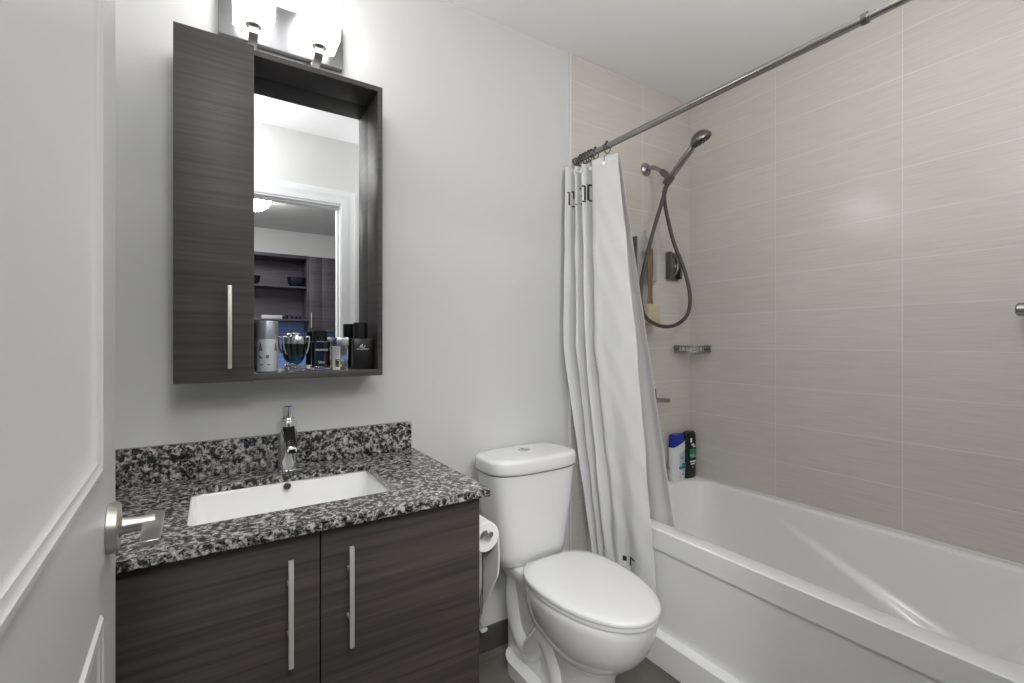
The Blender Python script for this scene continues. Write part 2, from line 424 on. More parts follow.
# ------------------------------------------------------------------ vanity
van = thing('vanity_cabinet', 'dark wood-grain vanity cabinet with two doors under the granite counter', 'cabinet', (.2, 1.34, 0))
VX0, VX1, VF = -.197, .590, 1.075
b = nb(); box(b, VX0, VX0+.016, VF+.018, 1.600, .10, .820, .001); box(b, VX1-.016, VX1, VF+.018, 1.600, .10, .820, .001)
box(b, VX0+.016, VX1-.016, VF+.018, 1.600, .10, .116); box(b, VX0+.016, VX1-.016, 1.590, 1.600, .116, .820); box(b, VX0+.016, VX1-.016, VF+.019, VF+.035, .74, .820); obj('body', b, 'laminate', van)
b = nb(); box(b, VX0+.002, VX1-.002, VF+.07, 1.598, 0, .099); obj('toe_kick', b, 'laminate', van)
b = nb(); box(b, -.2495, VX0-.001, VF+.01, 1.600, 0, .820); obj('filler_strip', b, 'laminate', van)
for x0, x1, hx in ((VX0, .1955, .135), (.1985, VX1, .256)):
    b = nb(); box(b, x0, x1, VF, VF+.018, .105, .817, .001); dr = obj('door', b, 'laminate', van)
    b = nb(); box(b, hx-.005, hx+.005, 1.040, 1.049, .557, .777, .0012)
    for z in (.615, .72): box(b, hx-.0035, hx+.0035, 1.048, VF+.001, z-.0035, z+.0035)
    obj('handle', b, 'handle_satin', dr)
ct = thing('countertop', 'speckled grey granite countertop with rectangular sink cutout on the vanity', 'countertop', (.2, 1.33, .822))
b = nb(); CX0, CX1, CY0 = -.2495, .612, 1.050
SX0, SX1, SY0, SY1 = -.045, .405, 1.175, 1.478
zs = (.8215, .8410); rr = .012
outer = [(CX0, CY0), (CX1, CY0), (CX1, 1.611), (CX0, 1.611)]
def slab_with_hole(b, z0, z1):
    # outer rectangle with rounded-rect hole, bridged
    hole = [(p[0], p[1]) for p in rrect(SX0, SX1, SY0, SY1, 0, rr, 4)]
    for z, flip in ((z0, True), (z1, False)):
        ov = [b.verts.new((x, y, z)) for x, y in [(CX1, 1.611), (CX0, 1.611), (CX0, CY0), (CX1, CY0)]]
        hv = [b.verts.new((x, y, z)) for x, y in hole]
        n = len(hole)//4
        for c in range(4):
            seg = hv[c*n:(c+1)*n]
            for k in range(n-1): b.faces.new((ov[c], seg[k], seg[k+1]))
            b.faces.new((ov[c], seg[-1], hv[((c+1)*n) % len(hv)], ov[(c+1) % 4]))
        if not flip: top = (ov, hv)
        else: bot = (ov, hv)
    for A, C in ((top[0], bot[0]), (top[1], bot[1])):
        n = len(A)
        for k in range(n): b.faces.new((A[k], A[(k+1) % n], C[(k+1) % n], C[k]))
slab_with_hole(b, *zs)
bmesh.ops.recalc_face_normals(b, faces=b.faces)
oe = [e for e in b.edges if all(v.co.y < CY0+.001 or v.co.x > CX1-.001 for v in e.verts) and e.calc_face_angle(0) > 1]
bmesh.ops.bevel(b, geom=oe, offset=.0025, segments=2, affect='EDGES', clamp_overlap=True)
obj('slab', b, 'granite', ct)
b = nb(); box(b, CX0, .597, 1.590, 1.611, .8412, .9385, .0012); obj('backsplash', b, 'granite', ct)

# undermount sink
sk = thing('sink', 'white rectangular undermount sink set in the granite counter', 'sink', (.18, 1.326, .66))
b = nb()
def sr(i, z, r): return rrect(SX0-.006+i, SX1+.006-i, SY0-.006+i, SY1+.006-i, z, r, 6)
rings(b, [sr(-.02, .8205, .03), sr(0, .8205, .02), sr(.003, .815, .022), sr(.012, .75, .03), sr(.022, .712, .045), sr(.045, .700, .055), sr(.10, .695, .05)], (False, True))
rings(b, [sr(-.02, .8205, .03), sr(-.012, .79, .03), sr(.0, .71, .05), sr(.04, .685, .05)], (False, True))
obj('basin', b, 'sink_ceramic', sk)
b = nb(); lathe(b, [(.021, 0), (.021, .003), (.012, .004), (.012, .001), (0, .001)], (.18, 1.33, .6952), (0, 0, 1), 24); obj('drain', b, 'chrome', sk)
b = nb(); lathe(b, [(.010, 0), (.010, .002), (.008, .003), (.007, .001), (0, .001)], (.18, 1.4705, .811), (0, -1, .12), 20); obj('overflow_ring', b, 'dark_chrome', sk)

# faucet
fa = thing('faucet', 'single-lever chrome faucet standing behind the sink', 'faucet', (.192, 1.533, .841))
b = nb(); fx, fy = .189, 1.533
lathe(b, [(.0285, .0), (.0285, .003), (.0262, .006), (.0262, .10), (.0262, .138), (.0235, .147), (.012, .151), (0, .152)], (fx, fy, .8412), (0, 0, 1), 40, False)
obj('body', b, 'chrome', fa)
b = nb(); rs = []
for t, wd, h in ((0, .019, .022), (.25, .0175, .019), (.6, .0155, .014), (.92, .014, .010), (1, .0125, .008)):
    p = Vector((fx, fy-.004, .968)).lerp(Vector((fx, 1.440, .918)), t)
    dn = Vector((0, -.5, -.85)).normalized()*0 + Vector((0, .47, -.88))
    up = Vector((0, -.47, .88)); sd = Vector((1, 0, 0))
    q = []
    for k in range(12):
        a = 2*math.pi*k/12; ca, sa = math.cos(a), math.sin(a)
        q.append(p + sd*wd*math.copysign(abs(ca)**.45, ca) + up*h*math.copysign(abs(sa)**.45, sa)*.8)
    rs.append(q)
rings(b, rs); obj('spout', b, 'chrome', fa)
b = nb(); box(b, fx-.009, fx+.009, 1.4385, 1.4425, .909, .921, .001); obj('aerator', b, 'black_plastic', fa)
b = nb(); lathe(b, [(.019, .0), (.0195, .004), (.0165, .010), (.012, .013), (0, .014)], (fx, fy, .990), (0, -.12, 1), 32, False)
tube(b, [(fx, fy-.004, .994), (fx, fy-.004, 1.002), (fx, fy-.003, 1.016), (fx, fy-.001, 1.029), (fx, fy-.0005, 1.0315)], [.0130, .0140, .0155, .0162, .0125], 24)
obj('lever', b, 'chrome', fa)

# ------------------------------------------------------------------ mirror cabinet
mc = thing('mirror_cabinet', 'dark wood mirror cabinet with open front shelf and tall side door on the wall', 'mirror cabinet', (.19, 1.60, 1.117))
MX0, MX1, MF, MZ0, MZ1 = -.0836, .4598, 1.483, 1.117, 2.040
b = nb()
T = .0155
box(b, MX0, MX1, MF, 1.6115, MZ1-T, MZ1, .0005)
box(b, MX0, MX1, MF, 1.6115, MZ0, MZ0+.019, .0005)
box(b, MX1-T, MX1, MF, 1.6115, MZ0+.019, MZ1-T, .0005)
box(b, MX0, MX0+T, MF, 1.6115, MZ0+.019, MZ1-T, .0005)
box(b, .080, .096, MF, 1.600, MZ0+.019, MZ1-T, .0005)
box(b, MX0+T, MX1-T, 1.602, 1.6115, MZ0+.019, MZ1-T)
obj('carcass', b, 'laminate_bath', mc)
b = nb(); box(b, .0965, MX1-T, 1.598, 1.6018, MZ0+.0192, MZ1-T-.0002); obj('mirror', b, 'mirror_glass', mc, smooth=False)
b = nb(); box(b, MX0-.001, .0965, MF-.0185, MF-.0005, MZ0-.001, MZ1+.002, .0008); dr = obj('door', b, 'laminate_bath', mc)
b = nb(); box(b, .0335, .0435, 1.438, 1.446, 1.153, 1.374, .001)
for z in (1.20, 1.33): box(b, .035, .042, 1.445, MF-.018, z-.003, z+.003)
obj('handle', b, 'handle_satin', dr)

# toiletries on the shelf of the mirror cabinet
SZ = MZ0+.0193
can = thing('spray_can', 'silver-grey spray can at the left end of the mirror shelf beside the door', 'spray can', (.136, 1.545, SZ))
b = nb(); lathe(b, [(.026, 0), (.028, .002), (.028, .094), (.0275, .096)], (.136, 1.545, SZ), n=36); obj('canister', b, 'can_light', can)
b = nb(); lathe(b, [(.0285, .0962), (.0285, .145), (.027, .1485), (.02, .1492), (0, .1492)], (.136, 1.545, SZ), n=36, caps=False); obj('cap', b, 'can_grey', can)
b = nb()
def on_cyl(cx, cy, r, a, z): return (cx + r*math.sin(a), cy - r*math.cos(a), z)
for a0, a1, z0, z1, tri in ((-1.0, -.55, .062, .092, 1), (.62, .95, .062, .092, 1), (-.95, -.5, .040, .050, 2), (-.2, .05, .040, .050, 0), (-.8, -.45, .020, .023, 0), (-.1, .2, .020, .023, 0)):
    k = 5; r = .0286
    lo = [b.verts.new(on_cyl(.136, 1.545, r, a0+(a1-a0)*i/k, SZ+z0)) for i in range(k+1)]
    hi = [b.verts.new(on_cyl(.136, 1.545, r, a0+(a1-a0)*i/k, SZ+(z1 if not tri else z0+(z1-z0)*((1-abs(2*i/k-1)) if tri == 1 else 1-i/k*.95)+.0002))) for i in range(k+1)]
    for i in range(k): b.faces.new((lo[i], lo[i+1], hi[i+1], hi[i]))
obj('printed_marks', b, 'grey_ink', can)

cup = thing('perfume_bottle', 'dark blue trophy-cup perfume bottle with silver handles on the mirror shelf', 'perfume bottle', (.211, 1.535, SZ))
cx, cy = .213, 1.533
b = nb(); lathe(b, [(.004, .020), (.012, .024), (.020, .034), (.0245, .050), (.026, .070), (.0265, .082), (0, .082)], (cx, cy, SZ), n=32, caps=False); obj('glass_cup', b, 'cup_glass', cup)
b = nb(); lathe(b, [(.0265, .0822), (.027, .084), (.027, .101), (.0255, .1035), (.010, .1035), (.009, .108), (.012, .1125), (.006, .115), (0, .115)], (cx, cy, SZ), n=32, caps=False); obj('collar', b, 'silver', cup)
b = nb(); box(b, cx-.022, cx+.022, cy-.016, cy+.016, SZ, SZ+.014, .002); lathe(b, [(.010, .013), (.005, .018), (.004, .022)], (cx, cy, SZ), n=20); obj('foot', b, 'clear_glass', cup)
for s in (-1, 1):
    b = nb(); pts = catmull([(cx+s*.024, cy, SZ+.100), (cx+s*.034, cy, SZ+.103), (cx+s*.036, cy, SZ+.095), (cx+s*.033, cy, SZ+.070), (cx+s*.027, cy, SZ+.052)], 5)
    tube(b, pts, [.0028]*len(pts), 10); obj('handle', b, 'silver', cup)

bk = thing('perfume_bottle', 'tall black-glass perfume bottle with ribbed round cap between the cup bottle and clear bottle', 'perfume bottle', (.283, 1.54, SZ))
cx, cy = .284, 1.545
b = nb(); rings(b, [rrect(cx-.027, cx+.027, cy-.016, cy+.016, SZ+z, r, 5) for z, r in ((.012, .012), (.084, .012), (.087, .011))]); obj('glass_body', b, 'dark_glass', bk)
b = nb(); box(b, cx-.027, cx+.027, cy-.016, cy+.016, SZ, SZ+.0115, .002); obj('glass_foot', b, 'clear_glass', bk)
b = nb(); lathe(b, [(.018, .0872), (.018, .090)], (cx-.003, cy, SZ), n=30); obj('neck_ring', b, 'silver', bk)
b = nb(); lathe(b, [(.0215, .0902), (.0215, .104), (.0208, .1045), (.0208, .106), (.0215, .1065), (.0215, .121), (.020, .1225), (0, .1225)], (cx-.003, cy, SZ), n=36, caps=False); obj('cap', b, 'black_plastic', bk)
b = text_bm('SAUVAGE', .0085, (cx, cy-.0163, SZ+.060), (1, 0, 0), (0, 0, 1)); obj('printed_name', b, 'white_ink', bk, smooth=False)
b = text_bm('Dior', .010, (cx, cy-.0163, SZ+.022), (1, 0, 0), (0, 0, 1)); obj('printed_maker', b, 'white_ink', bk, smooth=False)

cg = thing('perfume_bottle', 'small clear glass perfume bottle with silver cap and pale yellow liquid', 'perfume bottle', (.335, 1.52, SZ))
cx, cy = .3335, 1.52
b = nb(); box(b, cx-.025, cx+.025, cy-.014, cy+.014, SZ, SZ+.074, .003); obj('glass_body', b, 'clear_glass', cg)
b = nb(); box(b, cx-.012, cx+.016, cy-.008, cy+.008, SZ+.010, SZ+.034, .003); obj('liquid', b, 'pale_liquid', cg)
b = nb(); box(b, cx-.010, cx+.026, cy-.014, cy+.014, SZ+.0742, SZ+.101, .0012); obj('cap', b, 'silver', cg)
b = nb(); lathe(b, [(.002, 0), (.002, .001)], (cx+.008, cy-.014, SZ+.094), (0, -1, 0), 12); obj('spray_hole', b, 'black_plastic', cg)

mb = thing('perfume_bottle', 'square matte black perfume bottle with two black cylinders on top at the right end of the shelf', 'perfume bottle', (.409, 1.53, SZ))
b = nb(); box(b, .3765, .4405, 1.512, 1.545, SZ, SZ+.098, .003); obj('bottle_body', b, 'burberry', mb)
b = nb(); lathe(b, [(.0215, .1125-.014), (.0215, .148), (.020, .1495), (0, .1495)], (.401, 1.5285, SZ), n=36, caps=False); obj('cap', b, 'black_plastic', mb)
mb['label'] = 'square matte black perfume bottle with round black cap at the right end of the shelf'
b = nb(); x0, z0 = .4005, SZ+.068
def ss(pts): strip(b, [(x0+p[0]*.001, z0+p[1]*.001) for p in pts], .0013, 1.5112)
ss([(-6, 0), (-5, 2), (-3, 6), (-1, 11), (-2, 6), (-2, 1), (0, 5), (3, 12), (4, 13), (3, 6), (3, 1), (5, 1)])
ss([(7, 0), (8, 3), (9, 6), (9, 5), (11, 7), (13, 7)])
obj('script_lettering', b, 'white_ink', mb, smooth=False)
b = text_bm('MR. BURBERRY', .0056, (.4045, 1.5117, SZ+.0625), (1, 0, 0), (0, 0, 1)); obj('printed_name', b, 'white_ink', mb, smooth=False)

# ------------------------------------------------------------------ two-shade vanity light
vl = thing('wall_light', 'chrome wall light with two square glowing glass shades above the mirror cabinet', 'lamp', (.187, 1.60, 2.117))
b = nb(); box(b, .0134, .3600, 1.585, 1.6115, 2.117, 2.250, .0015); obj('back_plate', b, 'plate_metal', vl)
for sx in (.099, .2755):
    b = nb()
    hw = .050
    prof = [(2.131, .047, 1.462, 1.556), (2.135, .050, 1.457, 1.560), (2.17, .0505, 1.456, 1.566), (2.21, .051, 1.455, 1.572), (2.262, .0515, 1.454, 1.574), (2.268, .050, 1.456, 1.572)]
    rings(b, [rrect(sx-h_, sx+h_, ya, yb, z, .006, 3) for z, h_, ya, yb in prof])
    obj('shade', b, 'lamp_glass', vl)
    b = nb(); lathe(b, [(.021, 0), (.021, .003), (.017, .004)], (sx, 1.522, 2.1305), (0, 0, -1), 28)
    ar = obj('socket_ring', b, 'nickel', vl)
    b = nb(); A0, A1 = Vector((sx, 1.522, 2.127)), Vector((sx, 1.586, 2.104)); 
    rings(b, [[A0+Vector((d, e, 0)) for d, e in ((-.0115, -.003), (.0115, -.003), (.0115, .003), (-.0115, .003))],
              [Vector((sx+d, 1.526+e, 2.110)) for d, e in ((-.0115, -.003), (.0115, -.003), (.0115, .003), (-.0115, .003))],
              [Vector((sx+d, 1.540, 2.103+e)) for d, e in ((-.0115, -.003), (.0115, -.003), (.0115, .003), (-.0115, .003))],
              [Vector((sx+d, 1.600, 2.103+e)) for d, e in ((-.0115, -.003), (.0115, -.003), (.0115, .003), (-.0115, .003))]])
    box(b, sx-.0115, sx+.008, 1.594, 1.600, 2.103, 2.118)
    obj('arm', b, 'nickel', vl)

# ------------------------------------------------------------------ toilet
def egg(cx, yc, hw, yf, yb, z, n=96, pf=1.0, pb=.55):
    out = []
    for k in range(n):
        a = 2*math.pi*k/n; c, s = math.cos(a), math.sin(a)
        if s < 0: x = hw*math.copysign(abs(c)**.95, c); y = yc + (yc-yf)*math.copysign(abs(s)**pf, s)
        else: x = hw*math.copysign(abs(c)**(pb), c)*(1-(.10 if pb > .5 else .24)*s); y = yc + (yb-yc)*abs(s)**(.8 if pb > .5 else pb+.15)
        out.append((cx+x, y, z))
    return out
to = thing('toilet', 'white two-piece toilet with closed oval lid between the vanity and the bathtub', 'toilet', (1.048, 1.3, 0))
TC = 1.046
b = nb()
rings(b, [egg(TC, 1.18, .090, 1.05, 1.36, .195), egg(TC, 1.17, .104, 1.02, 1.37, .213), egg(TC, 1.17, .122, .985, 1.37, .237), egg(TC, 1.17, .142, .955, 1.38, .268),
          egg(TC, 1.17, .157, .930, 1.385, .307), egg(TC, 1.17, .166, .918, 1.39, .345), egg(TC, 1.17, .170, .912, 1.40, .375), egg(TC, 1.17, .170, .912, 1.40, .398), egg(TC, 1.17, .166, .917, 1.40, .4035)])
# pedestal
rings(b, [egg(TC, 1.20, .112, 1.045, 1.50, 0), egg(TC, 1.20, .112, 1.045, 1.50, .012), egg(TC, 1.20, .096, 1.065, 1.45, .035), egg(TC, 1.20, .088, 1.07, 1.42, .09), egg(TC, 1.20, .090, 1.06, 1.42, .15), egg(TC, 1.19, .100, 1.04, 1.42, .22)])
# foot plate around the rear
rings(b, [rrect(TC-.132, TC+.132, 1.20, 1.53, z, r) for z, r in ((0, .10), (.035, .10), (.048, .09))])
# rear column and tank shelf
rings(b, [rrect(TC-h_, TC+h_, ya, 1.56, z, .05) for z, h_, ya in ((.04, .085, 1.28), (.15, .085, 1.30), (.25, .085, 1.33), (.33, .098, 1.33), (.365, .122, 1.32), (.398, .128, 1.31), (.403, .124, 1.315))])
for s in (-1, 1):
    pts = catmull([(TC+s*.062, 1.475, .36), (TC+s*.062, 1.49, .25), (TC+s*.062, 1.46, .15), (TC+s*.064, 1.39, .11), (TC+s*.066, 1.335, .16), (TC+s*.066, 1.29, .21), (TC+s*.064, 1.24, .16), (TC+s*.060, 1.22, .07), (TC+s*.060, 1.22, .0)], 6)
    tube(b, pts, [.046]*len(pts), 20)
obj('bowl', b, 'ceramic', to, angle=50)
b = nb(); LC = 1.046
rings(b, [egg(LC, 1.19, .168, .905, 1.362, .4045, pb=.42), egg(LC, 1.19, .172, .901, 1.366, .407, pb=.42), egg(LC, 1.19, .172, .901, 1.366, .4155, pb=.42), egg(LC, 1.19, .169, .905, 1.362, .418, pb=.42)])
obj('seat', b, 'seat_plastic', to, angle=50)
b = nb()
rings(b, [egg(LC, 1.19, .168, .906, 1.368, .4192, pb=.28), egg(LC, 1.19, .174, .899, 1.374, .4215, pb=.28), egg(LC, 1.19, .1745, .8985, 1.3745, .429, pb=.28), egg(LC, 1.19, .171, .903, 1.371, .434, pb=.28), egg(LC, 1.19, .155, .925, 1.355, .4375, pb=.45), egg(LC, 1.19, .11, .99, 1.31, .4395, pb=.5), egg(LC, 1.19, .05, 1.1, 1.25, .440, pb=.6)])
obj('lid', b, 'seat_plastic', to, angle=60)
for s in (-1, 1):
    b = nb(); tube(b, [(TC+s*.06, 1.385, .414), (TC+s*.095, 1.385, .414)], .011, 16); box(b, TC+s*.078-.012, TC+s*.078+.012, 1.374, 1.397, .403, .414, .002); obj('hinge', b, 'seat_plastic', to)
def sup(cx, cy, hx, hy, z, p=3.0, n=64, flat=1.0):
    out = []
    for k in range(n):
        a = 2*math.pi*k/n; c, s = math.cos(a), math.sin(a)
        out.append((cx + hx*math.copysign(abs(c)**(2/p), c), cy + hy*math.copysign(abs(s)**(2/p), s), z))
    return out
b = nb(); TKX = 1.020
rings(b, [sup(TKX, 1.49, .132, .082, .404, 4.), sup(TKX, 1.49, .143, .090, .410, 4.), sup(TKX, 1.488, .148, .096, .45, 4.), sup(TKX, 1.486, .172, .104, .60, 3.8), sup(TKX, 1.484, .190, .110, .745, 3.6)])
obj('tank', b, 'ceramic', to, angle=60)
b = nb(); rings(b, [sup(TKX, 1.484, .186, .108, .7452, 3.6), sup(TKX, 1.484, .186, .108, .7475, 3.6)]); obj('tank_gap_shade', b, 'dark_gap', to)  # dark strip put in for the shade in the gap under the lid
b = nb()
rings(b, [sup(TKX, 1.483, .190, .112, .7478, 3.2), sup(TKX, 1.483, .196, .1175, .751, 3.2), sup(TKX, 1.483, .198, .120, .760, 3.2), sup(TKX, 1.483, .198, .120, .788, 3.2), sup(TKX, 1.483, .196, .118, .7955, 3.2), sup(TKX, 1.483, .190, .112, .8005, 3.2), sup(TKX, 1.483, .165, .092, .8025, 3.0), sup(TKX, 1.483, .08, .045, .8035, 2.5)])
obj('tank_lid', b, 'ceramic', to, angle=60)
b = nb(); lathe(b, [(.0235, 0), (.0235, .003), (.0205, .0042), (0, .0042)], (1.020, 1.500, .8025), n=36, caps=False)
fb = obj('flush_button', b, 'chrome', to)
b = nb(); box(b, 1.0195, 1.0205, 1.478, 1.522, .8067, .8071); obj('button_split', b, 'dark_gap', fb)
b = nb(); lathe(b, [(.0035, 0), (.0035, .0006)], (1.012, 1.432, .802), n=12); box(b, 1.020, 1.046, 1.4340, 1.4370, .8025, .8033); obj('maker_mark', b, 'grey_ink', to)
# stop valve near the baseboard
sv = thing('stop_valve', 'small chrome water stop valve on the wall above the baseboard', 'valve', (.885, 1.59, .11))
b = nb(); lathe(b, [(.018, 0), (.018, .003), (.008, .006), (.008, .040), (.010, .040), (.010, .055)], (.868, 1.6115, .128), (0, -1, 0), 20); obj('valve_body', b, 'chrome', sv)
b = nb(); rings(b, [[(.868+.012*math.cos(a)*1.3, y, .128+.009*math.sin(a)) for a in [2*math.pi*k/20 for k in range(20)]] for y in (1.5565, 1.545)]); obj('oval_handle', b, 'chrome', sv)
b = nb(); pts = catmull([(.868, 1.578, .135), (.868, 1.578, .18), (.885, 1.58, .28), (.935, 1.55, .36), (.945, 1.53, .402)], 6); tube(b, pts, .0045, 10); obj('supply_hose', b, 'chrome', sv)

# ------------------------------------------------------------------ toilet paper
ph = thing('toilet_paper_holder', 'chrome toilet paper holder fixed to the right side of the vanity', 'paper holder', (.60, 1.18, .68))
b = nb(); lathe(b, [(.018, 0), (.018, .006)], (.5905, 1.262, .6895), (1, 0, 0), 24); tube(b, [(.594, 1.262, .6895), (.640, 1.262, .6895), (.648, 1.258, .6895), (.650, 1.250, .6895)], .007, 14); obj('bracket', b, 'chrome', ph)
b = nb(); tube(b, [(.650, 1.254, .6895), (.650, 1.118, .6895)], .0075, 16); obj('bar', b, 'chrome', ph)
pr = thing('toilet_paper', 'white toilet paper roll with hanging sheet beside the vanity', 'toilet paper', (.646, 1.18, .63))
b = nb(); n = 36; ro, ri = .041, .020; cxp, czp = .6435, .6768
def cyl(r, y): return [(cxp + r*math.cos(2*math.pi*k/n), y, czp + r*math.sin(2*math.pi*k/n)) for k in range(n)]
rings(b, [cyl(ri, 1.135), cyl(ro-.002, 1.134), cyl(ro, 1.136), cyl(ro, 1.238), cyl(ro-.002, 1.240), cyl(ri, 1.239), cyl(ri, 1.135)], (False, False))
obj('roll', b, 'paper', pr)
b = nb(); cols = 10; rs = []
for j in range(18):
    row = []
    for i in range(cols+1):
        y = 1.136 + .101*i/cols
        zb = .560 - .165*(i/cols)
        if j < 6: a = math.radians(60 - 60*j/5); x = cxp + (ro+.0012)*math.cos(a); z = czp + (ro+.0012)*math.sin(a)
        else:
            t = (j-5)/12; x = cxp + ro + .0012 + .006*math.sin(t*2.4) - .004*t; z = czp + (zb - czp)*t
        row.append((x, y, z))
    rs.append(row)
rings(b, rs, (False, False), closed=False)
sheet = obj('hanging_sheet', b, 'paper', pr)
so = sheet.modifiers.new('solid', 'SOLIDIFY'); so.thickness = .0012

# ------------------------------------------------------------------ bathtub
tb = thing('bathtub', 'white alcove bathtub with panelled apron along the tiled wall', 'bathtub', (1.81, .86, 0))
b = nb()
XF, XB, YA, YB, ZR = 1.438, 2.1825, .112, 1.6075, .503
def opening(x0, x1, y0, y1, r1, r0, z, n=10):
    # dense rounded rectangle, same count every ring; starts at back-right corner
    out = []
    crn = ((x1-r1, y1-r1, 0, r1), (x0+r1, y1-r1, 90, r1), (x0+r0, y0+r0, 180, r0), (x1-r0, y0+r0, 270, r0))
    pts = []
    for cx, cy, a0, r in crn:
        pts.append([(cx + r*math.cos(math.radians(a0+90*k/n)), cy + r*math.sin(math.radians(a0+90*k/n))) for k in range(n+1)])
    for c in range(4):
        out += pts[c]
        a = pts[c][-1]; d = pts[(c+1) % 4][0]
        m_ = 80 if c in (1, 3) else 10
        for k in range(1, m_): out.append((a[0]+(d[0]-a[0])*k/m_, a[1]+(d[1]-a[1])*k/m_))
    return [(x, y, z) for x, y in out]
def smooth(a, b_, t):
    t = max(0, min(1, (t-a)/(b_-a))); return t*t*(3-2*t)
def tub_ring(t):          # t 0 at rim .. 1 at floor
    z = (ZR-.006) - t*.375
    x0 = 1.512 + .050*t; x1 = 2.138 - .028*t
    y1 = 1.535 - .05*t; y0 = .20 + .30*t
    r1 = .11 + .03*t; r0 = .12 + .03*t
    pts = opening(x0, x1, y0, y1, r1, r0, z)
    out = []
    for x, y, z in pts:
        # sculpted arm-rest ledge low on the wall side, widening towards the sloped end
        if x > 1.85:
            s = max(0, min(1, (1.12-y)/.75))
            zl = .440 - .27*s
            w_ = .060*s
            x -= w_ * smooth(zl+.008, zl-.020-.035*s, z) * smooth(1.85, 1.95, x)
        out.append((x, y, z))
    return out
outer = opening(XF, XB, YA, YB, .004, .004, ZR-.004)
outer2 = opening(XF+.004, XB, YA, YB, .004, .004, ZR)
rs = [opening(XF, XB, YA, YB, .004, .004, .428), outer, outer2]
rs.append(opening(1.506, 2.144, .194, 1.541, .112, .12, ZR)); rs.append(opening(1.510, 2.140, .198, 1.537, .11, .12, ZR-.002))
K = 80
for k in range(K+1): rs.append(tub_ring((k/K)**1.0*.93))
last = tub_ring(.93)
cxx, cyy = 1.83, .95
for s, dz in ((.93, .012), (.84, .02), (.6, .024), (.3, .026), (.05, .027)):
    rs.append([(cxx+(x-cxx)*s, cyy+(y-cyy)*s, z-dz) for x, y, z in last])
rings(b, rs, (False, True))
obj('tub_shell', b, 'acrylic', tb, angle=40)
b = nb(); sec = [(XF, .428), (XF, .4262), (1.4475, .4245), (1.4475, .118), (1.444, .1125), (1.416, .112), (1.412, .108), (1.412, .002), (1.47, .002), (1.47, .428)]
rings(b, [[(x, y, z) for x, z in sec] for y in (YA, YB)])
obj('apron', b, 'acrylic', tb, angle=30)
b = nb(); lathe(b, [(.028, 0), (.028, .005), (.022, .008), (0, .008)], (1.81, 1.521, .40), (0, -1, .12), 28); obj('overflow_plate', b, 'chrome', tb)

# ------------------------------------------------------------------ shower wall fittings
rod = thing('shower_rod', 'long brushed metal shower curtain rod running under the ceiling above the bathtub', 'curtain rod', (1.373, .86, 2.03))
b = nb(); tube(b, [(1.373, .50, 2.033), (1.373, 1.600, 2.033)], .0125, 24); obj('outer_tube', b, 'rod_metal', rod)
b = nb(); tube(b, [(1.373, .125, 2.033), (1.373, .51, 2.033)], .0105, 24); obj('inner_tube', b, 'rod_metal', rod)
b = nb(); tube(b, [(1.373, .495, 2.033), (1.373, .508, 2.033)], .0142, 24); obj('joint_collar', b, 'dark_chrome', rod)
for y0, y1 in ((1.6075, 1.590), (NY+.0005, .128)):
    b = nb(); tube(b, [(1.373, y0, 2.033), (1.373, y1, 2.033)], [.019, .0145], 24); obj('end_cap', b, 'rod_metal', rod)

# curtain: plan control points at top, middle and bottom
CT = [(1.415, 1.598), (1.300, 1.588), (1.415, 1.572), (1.325, 1.555), (1.410, 1.538), (1.332, 1.520), (1.405, 1.500), (1.350, 1.475), (1.350, 1.44), (1.362, 1.40), (1.375, 1.352)]
CM = [(1.400, 1.596), (1.284, 1.583), (1.405, 1.560), (1.312, 1.530), (1.405, 1.508), (1.318, 1.480), (1.400, 1.462), (1.334, 1.438), (1.346, 1.385), (1.362, 1.320), (1.385, 1.258)]
CB = [(1.412, 1.510), (1.385, 1.492), (1.412, 1.478), (1.390, 1.460), (1.412, 1.445), (1.384, 1.420), (1.384, 1.380), (1.390, 1.338), (1.404, 1.295), (1.380, 1.235), (1.388, 1.160)]
ZT, ZM, ZB = 1.988, 1.20, .235
NC, NR = 220, 70
def plan(P): return catmull([(x, y, 0) for x, y in P], NC//(len(P)-1))
pT, pM, pB = plan(CT), plan(CM), plan(CB); NC = len(pT)-1
def cur(s, z):
    i = s*NC; k = min(int(i), NC-1); f = i-k
    a, m_, c = (p[k].lerp(p[k+1], f) for p in (pT, pM, pB))
    if z >= ZM: t = (z-ZM)/(ZT-ZM); q = m_.lerp(a, t)
    else: t = (ZM-z)/(ZM-ZB); q = m_.lerp(c, t)
    # soft creases
    q = q + Vector((.0022*math.sin(z*23+s*17)*math.sin(z*7+s*31), .001*math.sin(z*15+s*11), 0)) * (1 - max(0, (z-1.75)/.23))
    return Vector((q.x, q.y, z))
cu = thing('shower_curtain', 'white fabric shower curtain with dark printed letters gathered at the wall end', 'shower curtain', (1.373, 1.45, .235))
b = nb(); rs = []
for j in range(NR+1):
    z = ZT + (ZB-ZT)*j/NR; rs.append([cur(i/NC, z) for i in range(NC+1)])
rings(b, rs, (False, False), closed=False)
co = obj('curtain_cloth', b, 'curtain_cloth', cu, angle=180)
so = co.modifiers.new('solid', 'SOLIDIFY'); so.thickness = .0012; so.offset = 0
def visible_s(ratio, z, lo=0., hi=1.):      # curtain column seen first along a line from the doorway
    best = None
    for i in range(2000):
        s = lo+(hi-lo)*i/2000; p = cur(s, z); q = cur(min(1, s+.0005), z)
        r0, r1 = p.x/p.y, q.x/q.y
        if (r0-ratio)*(r1-ratio) <= 0 or abs(r0-ratio) < 2e-4:
            if best is None or p.y+p.x < best[1]: best = (s, p.y+p.x)
    return best[0] if best else None
